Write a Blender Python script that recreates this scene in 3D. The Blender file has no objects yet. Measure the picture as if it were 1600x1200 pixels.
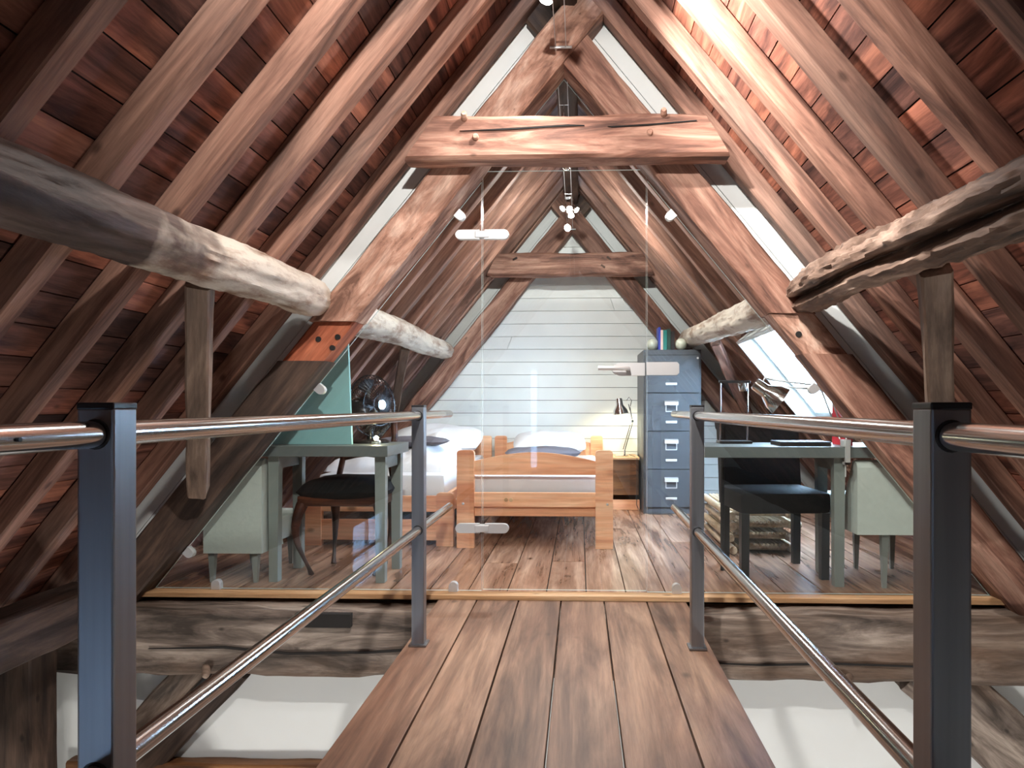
import bpy, bmesh, math, random
from mathutils import Vector, Matrix, noise
R = math.radians
random.seed(7)
scene = bpy.context.scene
C = scene.collection

# ------------------------------------------------------------------ camera, world, exposure
cam_d = bpy.data.cameras.new('camera'); cam = bpy.data.objects.new('camera', cam_d); C.objects.link(cam)
cam.location = (0, 0, .88); cam.rotation_euler = (R(90), 0, R(2.0))
cam_d.sensor_width = 36; cam_d.lens = 24.75
cam_d.shift_x = -.0422; cam_d.shift_y = .0219
cam_d.clip_start = .02
scene.camera = cam
world = bpy.data.worlds.new('world'); scene.world = world; world.use_nodes = True
wb = world.node_tree.nodes['Background']
wb.inputs[0].default_value = (.50, .70, 1.0, 1); wb.inputs[1].default_value = 38.0
scene.view_settings.view_transform = 'Standard'; scene.view_settings.look = 'None'
scene.view_settings.gamma = 1; scene.view_settings.use_curve_mapping = False
scene.view_settings.exposure = 0.2

# ------------------------------------------------------------------ building geometry (metres; room floor is z = 0)
XC = -.075            # ridge line
K = 1.228             # roof slope (rise / run)
AP = 2.888            # apex of the rafters' undersides
CA, SA = 1/math.hypot(1, K), K/math.hypot(1, K)
Y0, Y1 = -3.4, 6.5    # gable behind the camera, gable at the end
YG = 3.33             # glass

# ------------------------------------------------------------------ helpers
def W(o):
    m = o.matrix_parent_inverse @ o.matrix_basis if o.parent else o.matrix_basis.copy()
    return W(o.parent) @ m if o.parent else m
def put(o, parent=None, M=None):
    C.objects.link(o)
    if parent:
        o.parent = parent; o.matrix_parent_inverse = W(parent).inverted()
    o.matrix_basis = M if M else Matrix()
    return o
def tag(o, label, cat, group=None):
    o['label'] = label; o['category'] = cat
    if group: o['group'] = group
    return o
def thing(name, label, cat, loc=(0, 0, 0), group=None):
    o = bpy.data.objects.new(name, None); o.empty_display_size = .05
    put(o, None, Matrix.Translation(loc)); return tag(o, label, cat, group)
def struct(o):
    o['kind'] = 'structure'; return o
def mesh(name, vf, smooth=False):
    V, F = vf
    me = bpy.data.meshes.new(name); me.from_pydata([tuple(v) for v in V], [], F)
    bm = bmesh.new(); bm.from_mesh(me); bmesh.ops.recalc_face_normals(bm, faces=bm.faces); bm.to_mesh(me); bm.free()
    if smooth:
        me.polygons.foreach_set('use_smooth', [True]*len(me.polygons))
        try: me.set_sharp_from_angle(angle=R(38))
        except Exception: pass
    me.update(); return me
def mk(name, vf, mat, parent=None, M=None, smooth=False):
    me = mesh(name, vf, smooth); me.materials.append(mat)
    return put(bpy.data.objects.new(name, me), parent, M)
def join(*l):
    V, F = [], []
    for v, f in l:
        n = len(V); V += [Vector(p) for p in v]; F += [tuple(i+n for i in q) for q in f]
    return V, F
def xf(vf, M):
    return [M @ Vector(v) for v in vf[0]], vf[1]
def box(x0, x1, y0, y1, z0, z1, b=0):
    if b <= 0:
        V = [(x, y, z) for x in (x0, x1) for y in (y0, y1) for z in (z0, z1)]
        return V, [(0,1,3,2),(4,6,7,5),(0,4,5,1),(2,3,7,6),(0,2,6,4),(1,5,7,3)]
    bm = bmesh.new(); bmesh.ops.create_cube(bm, size=1)
    bmesh.ops.scale(bm, vec=(x1-x0, y1-y0, z1-z0), verts=bm.verts)
    bmesh.ops.translate(bm, vec=((x0+x1)/2, (y0+y1)/2, (z0+z1)/2), verts=bm.verts)
    bmesh.ops.bevel(bm, geom=list(bm.edges), offset=b, segments=2, profile=.6, affect='EDGES')
    bm.verts.index_update()
    V = [v.co.copy() for v in bm.verts]; F = [tuple(v.index for v in f.verts) for f in bm.faces]; bm.free()
    return V, F
def prism(pts, a, b, axis='y'):
    """polygon (u, v) extruded; axis y: (u,a,v), axis x: (a,u,v), axis z: (u,v,a)"""
    g = {'y': lambda u, v, t: (u, t, v), 'x': lambda u, v, t: (t, u, v), 'z': lambda u, v, t: (u, v, t)}[axis]
    n = len(pts)
    V = [g(u, v, a) for u, v in pts] + [g(u, v, b) for u, v in pts]
    F = [tuple(range(n)), tuple(range(2*n-1, n-1, -1))] + [(i, (i+1) % n, n+(i+1) % n, n+i) for i in range(n)]
    return V, F
def tube(pts, r, n=10, closed=False, cap=True):
    pts = [Vector(p) for p in pts]; m = len(pts)
    rr = r if isinstance(r, (list, tuple)) else [r]*m
    V, F = [], []; u = None
    for i, p in enumerate(pts):
        if closed: t = pts[(i+1) % m]-pts[i-1]
        else: t = pts[min(i+1, m-1)]-pts[max(i-1, 0)]
        t.normalize()
        if u is None:
            u = t.orthogonal().normalized()
        u = (u - t*u.dot(t)).normalized(); w = t.cross(u)
        for j in range(n):
            a = 2*math.pi*j/n; V.append(p + (u*math.cos(a)+w*math.sin(a))*rr[i])
    for i in range(m if closed else m-1):
        k = (i+1) % m
        for j in range(n):
            F.append((i*n+j, i*n+(j+1) % n, k*n+(j+1) % n, k*n+j))
    if not closed and cap:
        F.append(tuple(range(n-1, -1, -1))); F.append(tuple(range((m-1)*n, m*n)))
    return V, F
def lathe(prof, n=20, M=None):
    """profile [(r, z)], spun round local z"""
    V, F = [], []
    for r, z in prof:
        for j in range(n):
            a = 2*math.pi*j/n; V.append((r*math.cos(a), r*math.sin(a), z))
    for i in range(len(prof)-1):
        for j in range(n):
            F.append((i*n+j, i*n+(j+1) % n, (i+1)*n+(j+1) % n, (i+1)*n+j))
    if prof[0][0] > 1e-6: F.append(tuple(range(n-1, -1, -1)))
    if prof[-1][0] > 1e-6: F.append(tuple(range((len(prof)-1)*n, len(prof)*n)))
    return xf((V, F), M) if M else (V, F)
def ring(c, r, tr, n=28, M=None):
    v = tube([(r*math.cos(2*math.pi*i/n), r*math.sin(2*math.pi*i/n), 0) for i in range(n)], tr, 5, True)
    return xf(v, Matrix.Translation(c) @ (M or Matrix()))
def aim(d):            # rotation taking local z to d
    return Vector(d).to_track_quat('Z', 'Y').to_matrix().to_4x4()
def frame(p0, p1, up):  # local x along p0->p1, local z near up
    p0, p1 = Vector(p0), Vector(p1); x = (p1-p0).normalized(); z = Vector(up); z = (z - x*z.dot(x)).normalized(); y = z.cross(x)
    M = Matrix((x, y, z)).transposed().to_4x4(); M.translation = p0
    return M, (p1-p0).length
def timber_vf(L, w, h, s0=0, s1=0, rough=.006, ch=.012, seg=None, seed=0, wav=3.0):
    """hewn beam along local x; y in +-w/2, z in +-h/2; ends sheared by s0, s1 (x per z)"""
    seg = seg or max(4, int(L/.07))
    prof = []
    hw, hh = w/2, h/2
    def side(a, b, n):
        return [tuple(a[k]+(b[k]-a[k])*i/n for k in (0, 1)) for i in range(n)]
    c = [(-hw+ch, -hh), (hw-ch, -hh), (hw, -hh+ch), (hw, hh-ch), (hw-ch, hh), (-hw+ch, hh), (-hw, hh-ch), (-hw, -hh+ch)]
    for i in range(8): prof += side(c[i], c[(i+1) % 8], 4 if i % 2 == 0 else 1)
    n = len(prof); V, F = [], []
    for i in range(seg+1):
        t = i/seg
        for (y, z) in prof:
            x = t*L + z*(s0*(1-t)+s1*t)
            q = Vector((x*wav+seed*7.3, y*9+seed, z*9))
            d = noise.noise(q)*rough + noise.noise(q*3.1)*rough*.5
            sc = 1 + d/(min(hw, hh))
            V.append((x, y*sc + noise.noise(Vector((x*1.3, seed, 5)))*rough*.8, z*sc + noise.noise(Vector((x*1.3, seed, 9)))*rough*.8))
    for i in range(seg):
        for j in range(n): F.append((i*n+j, i*n+(j+1) % n, (i+1)*n+(j+1) % n, (i+1)*n+j))
    F.append(tuple(range(n-1, -1, -1))); F.append(tuple(range(seg*n, seg*n+n)))
    return V, F
def timber(name, p0, p1, w, h, mat, parent=None, up=(0, 0, 1), s0=0, s1=0, rough=.006, ch=.012, seg=None, wav=3.0):
    M, L = frame(p0, p1, up)
    return mk(name, timber_vf(L, w, h, s0, s1, rough, ch, seg, random.random()*50, wav), mat, parent, M, True)
def halfw(z, ap=AP): return (ap-z)/K

# ------------------------------------------------------------------ materials
def new_mat(name):
    m = bpy.data.materials.new(name); m.use_nodes = True
    nt = m.node_tree; b = nt.nodes['Principled BSDF']
    return m, nt, b
def N(nt, t, **k):
    n = nt.nodes.new(t)
    for a, v in k.items(): setattr(n, a, v)
    return n
def rgb(c): return (c[0], c[1], c[2], 1)
def srgb(r, g, b):
    f = lambda v: (v/255/12.92) if v/255 <= .04045 else ((v/255+.055)/1.055)**2.4
    return (f(r), f(g), f(b))
def obj_coords(nt, scale, rnd=True):
    tc = N(nt, 'ShaderNodeTexCoord'); mp = N(nt, 'ShaderNodeMapping'); mp.inputs['Scale'].default_value = scale
    if rnd:
        oi = N(nt, 'ShaderNodeObjectInfo'); mu = N(nt, 'ShaderNodeMath', operation='MULTIPLY'); mu.inputs[1].default_value = 61.7
        ad = N(nt, 'ShaderNodeVectorMath', operation='ADD')
        nt.links.new(oi.outputs['Random'], mu.inputs[0]); nt.links.new(tc.outputs['Object'], ad.inputs[0]); nt.links.new(mu.outputs[0], ad.inputs[1])
        nt.links.new(ad.outputs[0], mp.inputs[0])
    else: nt.links.new(tc.outputs['Object'], mp.inputs[0])
    return mp
def wood(name, dark, mid, light, stain=None, scale=5, stretch=9, rough=.65, bump=.25, vary=.25, axis=0, stain_amt=.5, spec=.3, tints=None, grain=.72):
    m, nt, b = new_mat(name); L = nt.links.new
    sc = [scale*stretch/3]*3; sc[axis] = scale/3
    mp = obj_coords(nt, sc)
    n1 = N(nt, 'ShaderNodeTexNoise'); n1.inputs['Scale'].default_value = 1.0; n1.inputs['Detail'].default_value = 7; n1.inputs['Roughness'].default_value = .62; n1.inputs['Distortion'].default_value = .7
    L(mp.outputs[0], n1.inputs['Vector'])
    cr = N(nt, 'ShaderNodeValToRGB'); e = cr.color_ramp.elements
    e[0].position = .36; e[0].color = rgb(dark); e[1].position = .64; e[1].color = rgb(light)
    x = e.new(.5); x.color = rgb(mid)
    L(n1.outputs['Fac'], cr.inputs[0]); col = cr.outputs[0]
    sc2 = [scale*.55]*3; sc2[axis] = scale*.22
    mp2 = obj_coords(nt, sc2)
    n2 = N(nt, 'ShaderNodeTexNoise'); n2.inputs['Scale'].default_value = 1.0; n2.inputs['Detail'].default_value = 4
    L(mp2.outputs[0], n2.inputs['Vector'])
    if stain:
        r2 = N(nt, 'ShaderNodeValToRGB'); r2.color_ramp.elements[0].position = .45; r2.color_ramp.elements[1].position = .68
        r2.color_ramp.elements[1].color = (stain_amt,)*3+(1,)
        L(n2.outputs['Fac'], r2.inputs[0])
        mx = N(nt, 'ShaderNodeMixRGB'); mx.inputs[2].default_value = rgb(stain); L(r2.outputs[0], mx.inputs[0]); L(col, mx.inputs[1]); col = mx.outputs[0]
    sc3 = [scale*stretch*2.2]*3; sc3[axis] = scale*.9
    mp3 = obj_coords(nt, sc3)
    n3 = N(nt, 'ShaderNodeTexNoise'); n3.inputs['Scale'].default_value = 1.0; n3.inputs['Detail'].default_value = 4; n3.inputs['Roughness'].default_value = .7
    L(mp3.outputs[0], n3.inputs['Vector'])
    r3 = N(nt, 'ShaderNodeMapRange'); r3.inputs[1].default_value = .32; r3.inputs[2].default_value = .62; r3.inputs[3].default_value = grain; r3.inputs[4].default_value = 1.12
    L(n3.outputs['Fac'], r3.inputs[0])
    sc4 = [scale*1.5]*3; sc4[axis] = scale*.9
    mp4 = obj_coords(nt, sc4); vo = N(nt, 'ShaderNodeTexVoronoi'); vo.inputs['Scale'].default_value = 1.0; L(mp4.outputs[0], vo.inputs['Vector'])
    r4 = N(nt, 'ShaderNodeMapRange'); r4.inputs[1].default_value = .04; r4.inputs[2].default_value = .10; r4.inputs[3].default_value = .45; r4.inputs[4].default_value = 1.0
    L(vo.outputs['Distance'], r4.inputs[0])
    m34 = N(nt, 'ShaderNodeMath', operation='MULTIPLY'); L(r3.outputs[0], m34.inputs[0]); L(r4.outputs[0], m34.inputs[1])
    mg = N(nt, 'ShaderNodeMixRGB', blend_type='MULTIPLY'); mg.inputs[0].default_value = 1; L(col, mg.inputs[1]); L(m34.outputs[0], mg.inputs[2]); col = mg.outputs[0]
    oi = N(nt, 'ShaderNodeObjectInfo')
    if tints:
        ct = N(nt, 'ShaderNodeValToRGB'); ct.color_ramp.interpolation = 'CONSTANT'
        el = ct.color_ramp.elements
        for i, tcol in enumerate(tints):
            q = el[i] if i < 2 else el.new(i/len(tints))
            q.position = i/len(tints); q.color = rgb(tcol)
        L(oi.outputs['Random'], ct.inputs[0])
        mt = N(nt, 'ShaderNodeMixRGB', blend_type='MULTIPLY'); mt.inputs[0].default_value = 1; L(col, mt.inputs[1]); L(ct.outputs[0], mt.inputs[2]); col = mt.outputs[0]
    mr = N(nt, 'ShaderNodeMapRange'); mr.inputs[3].default_value = 1-vary; mr.inputs[4].default_value = 1+vary
    fr = N(nt, 'ShaderNodeMath', operation='MULTIPLY'); fr.inputs[1].default_value = 7.31
    fr2 = N(nt, 'ShaderNodeMath', operation='FRACT'); L(oi.outputs['Random'], fr.inputs[0]); L(fr.outputs[0], fr2.inputs[0]); L(fr2.outputs[0], mr.inputs[0])
    hs = N(nt, 'ShaderNodeHueSaturation'); L(mr.outputs[0], hs.inputs['Value']); L(col, hs.inputs['Color']); L(hs.outputs[0], b.inputs['Base Color'])
    bp = N(nt, 'ShaderNodeBump'); bp.inputs['Strength'].default_value = bump; bp.inputs['Distance'].default_value = .01
    L(n1.outputs['Fac'], bp.inputs['Height']); L(bp.outputs[0], b.inputs['Normal'])
    b.inputs['Roughness'].default_value = rough; b.inputs['Specular IOR Level'].default_value = spec
    return m
def plain(name, col, rough=.5, metal=0, var=0, nscale=6, bump=0, spec=.5, aniso=None):
    m, nt, b = new_mat(name); L = nt.links.new
    b.inputs['Base Color'].default_value = rgb(col); b.inputs['Roughness'].default_value = rough; b.inputs['Metallic'].default_value = metal
    b.inputs['Specular IOR Level'].default_value = spec
    if var or bump:
        mp = obj_coords(nt, aniso or (nscale,)*3)
        n1 = N(nt, 'ShaderNodeTexNoise'); n1.inputs['Scale'].default_value = 1; n1.inputs['Detail'].default_value = 5; L(mp.outputs[0], n1.inputs['Vector'])
        if var:
            mr = N(nt, 'ShaderNodeMapRange'); mr.inputs[1].default_value = .3; mr.inputs[2].default_value = .7; mr.inputs[3].default_value = 1-var; mr.inputs[4].default_value = 1+var*.6
            hs = N(nt, 'ShaderNodeHueSaturation'); hs.inputs['Color'].default_value = rgb(col); L(n1.outputs[0], mr.inputs[0]); L(mr.outputs[0], hs.inputs['Value']); L(hs.outputs[0], b.inputs['Base Color'])
        if bump:
            bp = N(nt, 'ShaderNodeBump'); bp.inputs['Strength'].default_value = bump; bp.inputs['Distance'].default_value = .01; L(n1.outputs[0], bp.inputs['Height']); L(bp.outputs[0], b.inputs['Normal'])
    return m
def emit(name, col, s):
    m, nt, b = new_mat(name); b.inputs['Base Color'].default_value = rgb(col)
    b.inputs['Emission Color'].default_value = rgb(col); b.inputs['Emission Strength'].default_value = s
    return m
def glass_mat(name, tint=(.97, .99, .98), ior=1.5):
    m, nt, b = new_mat(name); nt.nodes.remove(b); L = nt.links.new
    out = [n for n in nt.nodes if n.type == 'OUTPUT_MATERIAL'][0]
    t = N(nt, 'ShaderNodeBsdfTransparent'); t.inputs[0].default_value = rgb(tint)
    g = N(nt, 'ShaderNodeBsdfGlossy'); g.inputs['Roughness'].default_value = .003; g.inputs[0].default_value = (1, 1, 1, 1)
    fr = N(nt, 'ShaderNodeFresnel'); ge = N(nt, 'ShaderNodeNewGeometry'); io = N(nt, 'ShaderNodeMapRange')   # same index for both faces of the sheet
    io.inputs[3].default_value = ior; io.inputs[4].default_value = 1/ior; L(ge.outputs['Backfacing'], io.inputs[0]); L(io.outputs[0], fr.inputs[0])
    mx = N(nt, 'ShaderNodeMixShader'); L(fr.outputs[0], mx.inputs[0]); L(t.outputs[0], mx.inputs[1]); L(g.outputs[0], mx.inputs[2]); L(mx.outputs[0], out.inputs[0])
    return m

M_board = wood('ceiling_board_wood', srgb(78, 50, 44), srgb(134, 90, 76), srgb(176, 122, 102), stain=srgb(62, 52, 52), scale=5, stretch=8, vary=.22, axis=0, stain_amt=.55, rough=.7,
               tints=[(1, .92, .9), (1.1, .95, .88), (.62, .62, .66), (1.05, .9, .86), (.85, .78, .78), (1.15, 1.0, .9), (.9, .84, .82), (.48, .48, .52), (1.1, .92, .85)])
M_rafter = wood('rafter_wood', srgb(94, 66, 56), srgb(144, 106, 90), srgb(180, 138, 118), stain=srgb(112, 98, 90), scale=4, stretch=9, vary=.16, stain_amt=.6)
M_oak = wood('old_oak', srgb(80, 54, 45), srgb(138, 98, 82), srgb(186, 146, 126), stain=srgb(100, 74, 64), scale=5, stretch=7, vary=.06, bump=.5, stain_amt=.5)
M_oakpale = wood('old_oak_pale', srgb(112, 80, 66), srgb(176, 134, 114), srgb(212, 178, 158), stain=srgb(146, 104, 86), scale=13, stretch=3, vary=.04, bump=.9, stain_amt=.6)
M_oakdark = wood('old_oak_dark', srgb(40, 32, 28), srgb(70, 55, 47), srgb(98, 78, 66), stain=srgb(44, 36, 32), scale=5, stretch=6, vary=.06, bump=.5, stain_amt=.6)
M_notch = wood('notch_red_wood', srgb(120, 62, 42), srgb(168, 92, 64), srgb(196, 118, 86), scale=5, stretch=5, vary=.05, bump=.3)
M_tie = wood('weathered_grey_brown_oak', srgb(62, 54, 48), srgb(112, 99, 90), srgb(160, 146, 134), stain=srgb(104, 80, 62), scale=6, stretch=5, vary=.05, bump=.9, stain_amt=.7)
M_brace = wood('grey_brown_brace', srgb(84, 70, 60), srgb(124, 104, 90), srgb(156, 136, 120), stain=srgb(96, 76, 62), scale=4, stretch=7, vary=.08, bump=.4)
M_pine = wood('pine', srgb(204, 136, 100), srgb(226, 168, 130), srgb(240, 194, 156), stain=srgb(212, 138, 100), scale=3, stretch=9, vary=.05, rough=.42, bump=.06, stain_amt=.45, grain=.88)
M_floor = wood('floor_board_wood', srgb(104, 74, 58), srgb(150, 116, 96), srgb(184, 150, 128), stain=srgb(132, 84, 58), scale=3.2, stretch=10, vary=.10, rough=.27, bump=.10, axis=1, stain_amt=.5, spec=.5)
M_walk = wood('walkway_plank_wood', srgb(84, 60, 48), srgb(128, 98, 80), srgb(160, 128, 106), stain=srgb(126, 86, 66), scale=3.2, stretch=9, vary=.09, rough=.5, bump=.12, axis=1, stain_amt=.5, spec=.5)
M_trim = wood('threshold_wood', srgb(170, 130, 92), srgb(200, 160, 118), srgb(216, 180, 140), scale=4, stretch=9, vary=.05, rough=.45, axis=0, bump=.08)
M_mahog = wood('dark_mahogany', srgb(36, 18, 12), srgb(60, 32, 22), srgb(84, 48, 34), scale=8, stretch=6, rough=.35, vary=.04, bump=.05)
M_chest = wood('brown_chest_wood', srgb(70, 44, 26), srgb(112, 74, 46), srgb(144, 100, 62), scale=4, stretch=7, rough=.5, vary=.04, axis=0)
M_bamboo = wood('bamboo', srgb(150, 128, 100), srgb(188, 168, 140), srgb(210, 194, 170), scale=8, stretch=4, rough=.45, vary=.12, axis=1, bump=.05)
M_white = plain('white_painted_board', srgb(226, 230, 228), .55, var=.05, nscale=5, bump=.06)
M_plaster = plain('white_plaster', srgb(228, 231, 230), .85, var=.03, nscale=3, bump=.15)
M_steel = plain('brushed_steel_post', (.29, .30, .32), .42, 1, var=.12, aniso=(60, 60, 2))
M_rail = plain('polished_steel_rail', (.50, .49, .48), .17, 1, var=.06, aniso=(40, 2, 40))
M_chrome = plain('chrome', (.72, .72, .72), .12, 1)
M_satin = plain('satin_steel_fitting', (.60, .60, .60), .42, .6)
M_black = plain('black_plastic', (.012, .012, .014), .4)
M_blackmetal = plain('black_metal', (.02, .02, .022), .25, .6)
M_cab = plain('grey_cabinet_enamel', srgb(76, 80, 86), .42, .2, var=.05)
M_cabdark = plain('cabinet_shadow_gap', srgb(40, 43, 47), .6)
M_alu = plain('aluminium_fitting', (.78, .78, .78), .4, .7)
M_table = plain('grey_green_table_paint', srgb(118, 124, 120), .45, var=.05)
M_tabletop = plain('shaded_tabletop_paint', srgb(88, 94, 93), .4, var=.05)  # darker copy of the table paint: shade on the top put into the colour
M_teal = plain('teal_painted_board', srgb(126, 170, 172), .6, var=.04)
M_cloth = plain('white_bed_linen', srgb(232, 233, 238), .9, bump=.3, nscale=9)
M_sheet = plain('white_mattress_cover', srgb(222, 224, 230), .9, bump=.2, nscale=14)
M_greyblanket = plain('grey_blanket_wool', srgb(104, 102, 112), .95, bump=.35, nscale=20)
M_blackuph = plain('black_upholstery', (.006, .0055, .006), .8, spec=.25, bump=.2, nscale=60)
M_greyuph = plain('light_grey_upholstery', srgb(172, 178, 172), .9, bump=.2, nscale=40, var=.04)
M_greyleg = plain('grey_painted_leg', srgb(120, 124, 120), .5)
M_red = plain('red_board', srgb(190, 36, 52), .5)
M_marble = plain('green_white_marble', srgb(186, 188, 172), .15, var=.25, nscale=14)
M_bulb = emit('lit_halogen', (1, .96, .9), 60)
M_bulbw = emit('lit_bulb_warm', (1, .92, .62), 40)
M_glass = glass_mat('clear_glass')
M_glassgrey = glass_mat('grey_tinted_glass', (.33, .35, .37))  # tint put in to dim the sky through the added, unseen windows
M_edge = plain('glass_edge', srgb(196, 214, 208), .2)
M_dark = plain('dark_roof_felt', (.012, .010, .009), .9)
M_lowfloor = wood('lower_floor_wood', srgb(70, 52, 42), srgb(100, 76, 60), srgb(130, 100, 80), scale=3, axis=1, vary=.1)

def log_material(name, split, bare, bark, sign):
    m = wood(name, bark[0], bark[1], bark[2], scale=5, stretch=5, vary=0, bump=.6, rough=.55)
    nt = m.node_tree; L = nt.links.new; b = nt.nodes['Principled BSDF']
    src = b.inputs['Base Color'].links[0].from_socket
    tc = N(nt, 'ShaderNodeTexCoord'); sp = N(nt, 'ShaderNodeSeparateXYZ'); L(tc.outputs['Object'], sp.inputs[0])
    nz = N(nt, 'ShaderNodeTexNoise'); nz.inputs['Scale'].default_value = 4.5; nz.inputs['Detail'].default_value = 5; L(tc.outputs['Object'], nz.inputs['Vector'])
    ad = N(nt, 'ShaderNodeMath', operation='MULTIPLY_ADD'); ad.inputs[1].default_value = 1.1; L(nz.outputs[0], ad.inputs[0]); L(sp.outputs[0], ad.inputs[2])
    mr = N(nt, 'ShaderNodeMapRange'); mr.inputs[1].default_value = split+.45; mr.inputs[2].default_value = split+.65; L(ad.outputs[0], mr.inputs[0])
    m3 = N(nt, 'ShaderNodeMapping'); m3.inputs['Scale'].default_value = (3.5, 11, 11); L(tc.outputs['Object'], m3.inputs[0])
    n3 = N(nt, 'ShaderNodeTexNoise'); n3.inputs['Scale'].default_value = 1; n3.inputs['Detail'].default_value = 7; n3.inputs['Roughness'].default_value = .65; L(m3.outputs[0], n3.inputs['Vector'])
    cr = N(nt, 'ShaderNodeValToRGB'); e = cr.color_ramp.elements
    e[0].position = .36; e[0].color = rgb(bare[0]); e[1].position = .54; e[1].color = rgb(bare[1]); L(n3.outputs[0], cr.inputs[0])
    mx = N(nt, 'ShaderNodeMixRGB'); L(mr.outputs[0], mx.inputs[0]); L(src, mx.inputs[1]); L(cr.outputs[0], mx.inputs[2]); L(mx.outputs[0], b.inputs['Base Color'])
    return m
bark = (srgb(36, 29, 27), srgb(72, 58, 52), srgb(108, 92, 86))
bare = (srgb(128, 100, 82), srgb(196, 186, 172))
M_logL = log_material('purlin_log_bark_and_bare', 5.42, bare, bark, 1)
M_logR = log_material('purlin_log_grey', 9.0, bare, (srgb(48, 38, 33), srgb(112, 90, 77), srgb(170, 146, 130)), 1)
M_logRear = log_material('purlin_log_pale', -9, bare, bark, 1)

# ------------------------------------------------------------------ roof: boards, rafters
PITCH = math.atan(K)
RD = .088                     # rafter depth
def roof_frame(side):
    """origin at apex of rafter undersides, local x = +Y (along the building), local y = down the slope, local z = outward"""
    dn = Vector((-CA*side*-1, 0, -SA)) if False else Vector((side*CA, 0, -SA))
    out = Vector((side*SA, 0, CA)); ax = Vector((0, 1, 0))
    M = Matrix((ax, dn, out)).transposed().to_4x4(); M.translation = Vector((XC, 0, AP)); return M
SLOPE = (AP+.42)/SA
near_r = [3.24-.345*i for i in range(20) if 3.24-.345*i > Y0+.05]
rear_r = [3.42+.345*i for i in range(9)]+[6.32]
ROW = .1165
# skylight in the right slope: along Y, and down the slope
SKY = (3.95, 5.32, (AP-1.36)/SA, (AP-.72)/SA)
bcache = {}
def board_mesh(L, w):
    k = (round(L, 3), round(w, 3))
    if k not in bcache:
        bcache[k] = mesh('ceiling_board', box(-L/2, L/2, -w/2, w/2, 0, .018)); bcache[k].materials.append(M_board)
    return bcache[k]
for side, nm in ((-1, 'ceiling_left'), (1, 'ceiling_right')):
    M = roof_frame(side)
    z0 = RD+.024
    sheets = [(Y0-.1, Y1+.1, -.12, SLOPE)]
    if side == 1:
        a, b, c, d = SKY
        sheets = [(Y0-.1, a, -.12, SLOPE), (b, Y1+.1, -.12, SLOPE), (a, b, -.12, c), (a, b, d, SLOPE)]
    ceil = struct(mk(nm, join(*[box(p, q, r, s, z0, z0+.03) for p, q, r, s in sheets]), M_dark, None, M))
    for yr in near_r + rear_r:
        s0, s1 = (.0, SLOPE)
        spans = [(s0, s1)]
        if side == 1 and SKY[0]-.04 < yr < SKY[1]+.04: spans = [(s0, SKY[2]-.03), (SKY[3]+.03, s1)]
        for a, b in spans:
            Mx = M @ Matrix.Translation((yr-(.04 if side < 0 and yr < 3.1 else 0), a, RD/2)) @ Matrix.Rotation(R(90), 4, 'Z')
            mk('rafter', timber_vf(b-a, .074+random.uniform(-.005, .005), RD, -side*0, 0, .003, .005, max(4, int((b-a)/.25)), random.random()*90), M_rafter, ceil, Mx, True)
    joints = sorted(near_r + rear_r)
    nrow = int(SLOPE/ROW)
    for i in range(nrow):
        s = .02+(i+.5)*ROW
        for seg in ((Y0, 3.31), (3.31, Y1)):
            y = seg[0]
            while y < seg[1]-.05:
                tgt = y+random.uniform(1.1, 2.5)
                opts = [j for j in joints if y+.6 < j <= seg[1] and abs(j-tgt) < .36]
                e = min(opts, key=lambda j: abs(j-tgt)) if opts else seg[1]
                if seg[1]-e < .5: e = seg[1]
                parts = [(y, e)]
                if side == 1 and SKY[2]-.06 < s < SKY[3]+.06:
                    parts = []
                    if y < SKY[0]: parts.append((y, min(e, SKY[0])))
                    if e > SKY[1]: parts.append((max(y, SKY[1]), e))
                for a, b in parts:
                    if b-a < .04: continue
                    o = bpy.data.objects.new('ceiling_board', board_mesh(b-a-.002, ROW-.0045))
                    put(o, ceil, M @ Matrix.Translation(((a+b)/2, s, RD+random.uniform(0, .003))))
                y = e

# ridge beam
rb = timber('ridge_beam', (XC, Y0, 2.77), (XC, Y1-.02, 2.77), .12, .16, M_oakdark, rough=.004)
tag(rb, 'long dark ridge beam running under the roof apex above the spotlights', 'beam')

# ------------------------------------------------------------------ gable walls
wr = struct(mk('wall_rear', prism([(XC-halfw(-.3)-.05, -.3), (XC+halfw(-.3)+.05, -.3), (XC, AP+.10)], 6.475, 6.52), M_dark))
z = 0.0; i = 0
while z < 2.8:
    h = .117; hw0 = halfw(z)+.07; hw1 = halfw(z+h)+.07
    cuts = [0, 1] if i % 3 else [0, random.uniform(.25, .75), 1]
    for a, b in zip(cuts, cuts[1:]):
        f = lambda t, q: XC-q+2*q*t
        e = .0015
        mk('wall_board', prism([(f(a, hw0)+e, z+.002), (f(b, hw0)-e, z+.002), (f(b, hw1)-e, z+h-.002), (f(a, hw1)+e, z+h-.002)], 6.45+random.uniform(0, .003), 6.475), M_white, wr)
    z += h; i += 1
def slope_board(name, off0, off1, side, zbot, y0, y1, mat, parent):
    a0, a1 = AP-off0/CA, AP-off1/CA
    p = [(XC+side*halfw(zbot, a0), zbot), (XC, a0), (XC, a1), (XC+side*halfw(zbot, a1), zbot)]
    return mk(name, prism(p, y0, y1), mat, parent)
for s in (-1, 1):
    for o0, o1 in ((-.10, .070), (.073, .17)):
        slope_board('gable_board', o0, o1, s, .0, 6.425, 6.449, M_white, wr)
wp = struct(mk('wall_partition', join(*[prism([(XC+s*halfw(-.3, AP+.15), -.3), (XC, AP+.15), (XC, AP-.2), (XC+s*halfw(-.3, AP-.2), -.3)], 3.335, 3.355) for s in (-1, 1)]), M_white))
for s in (-1, 1):
    for o0, o1 in ((-.13, .066), (.069, .16)):
        slope_board('gable_board', o0, o1, s, -.04, 3.305, 3.334, M_white, wp)

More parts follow.
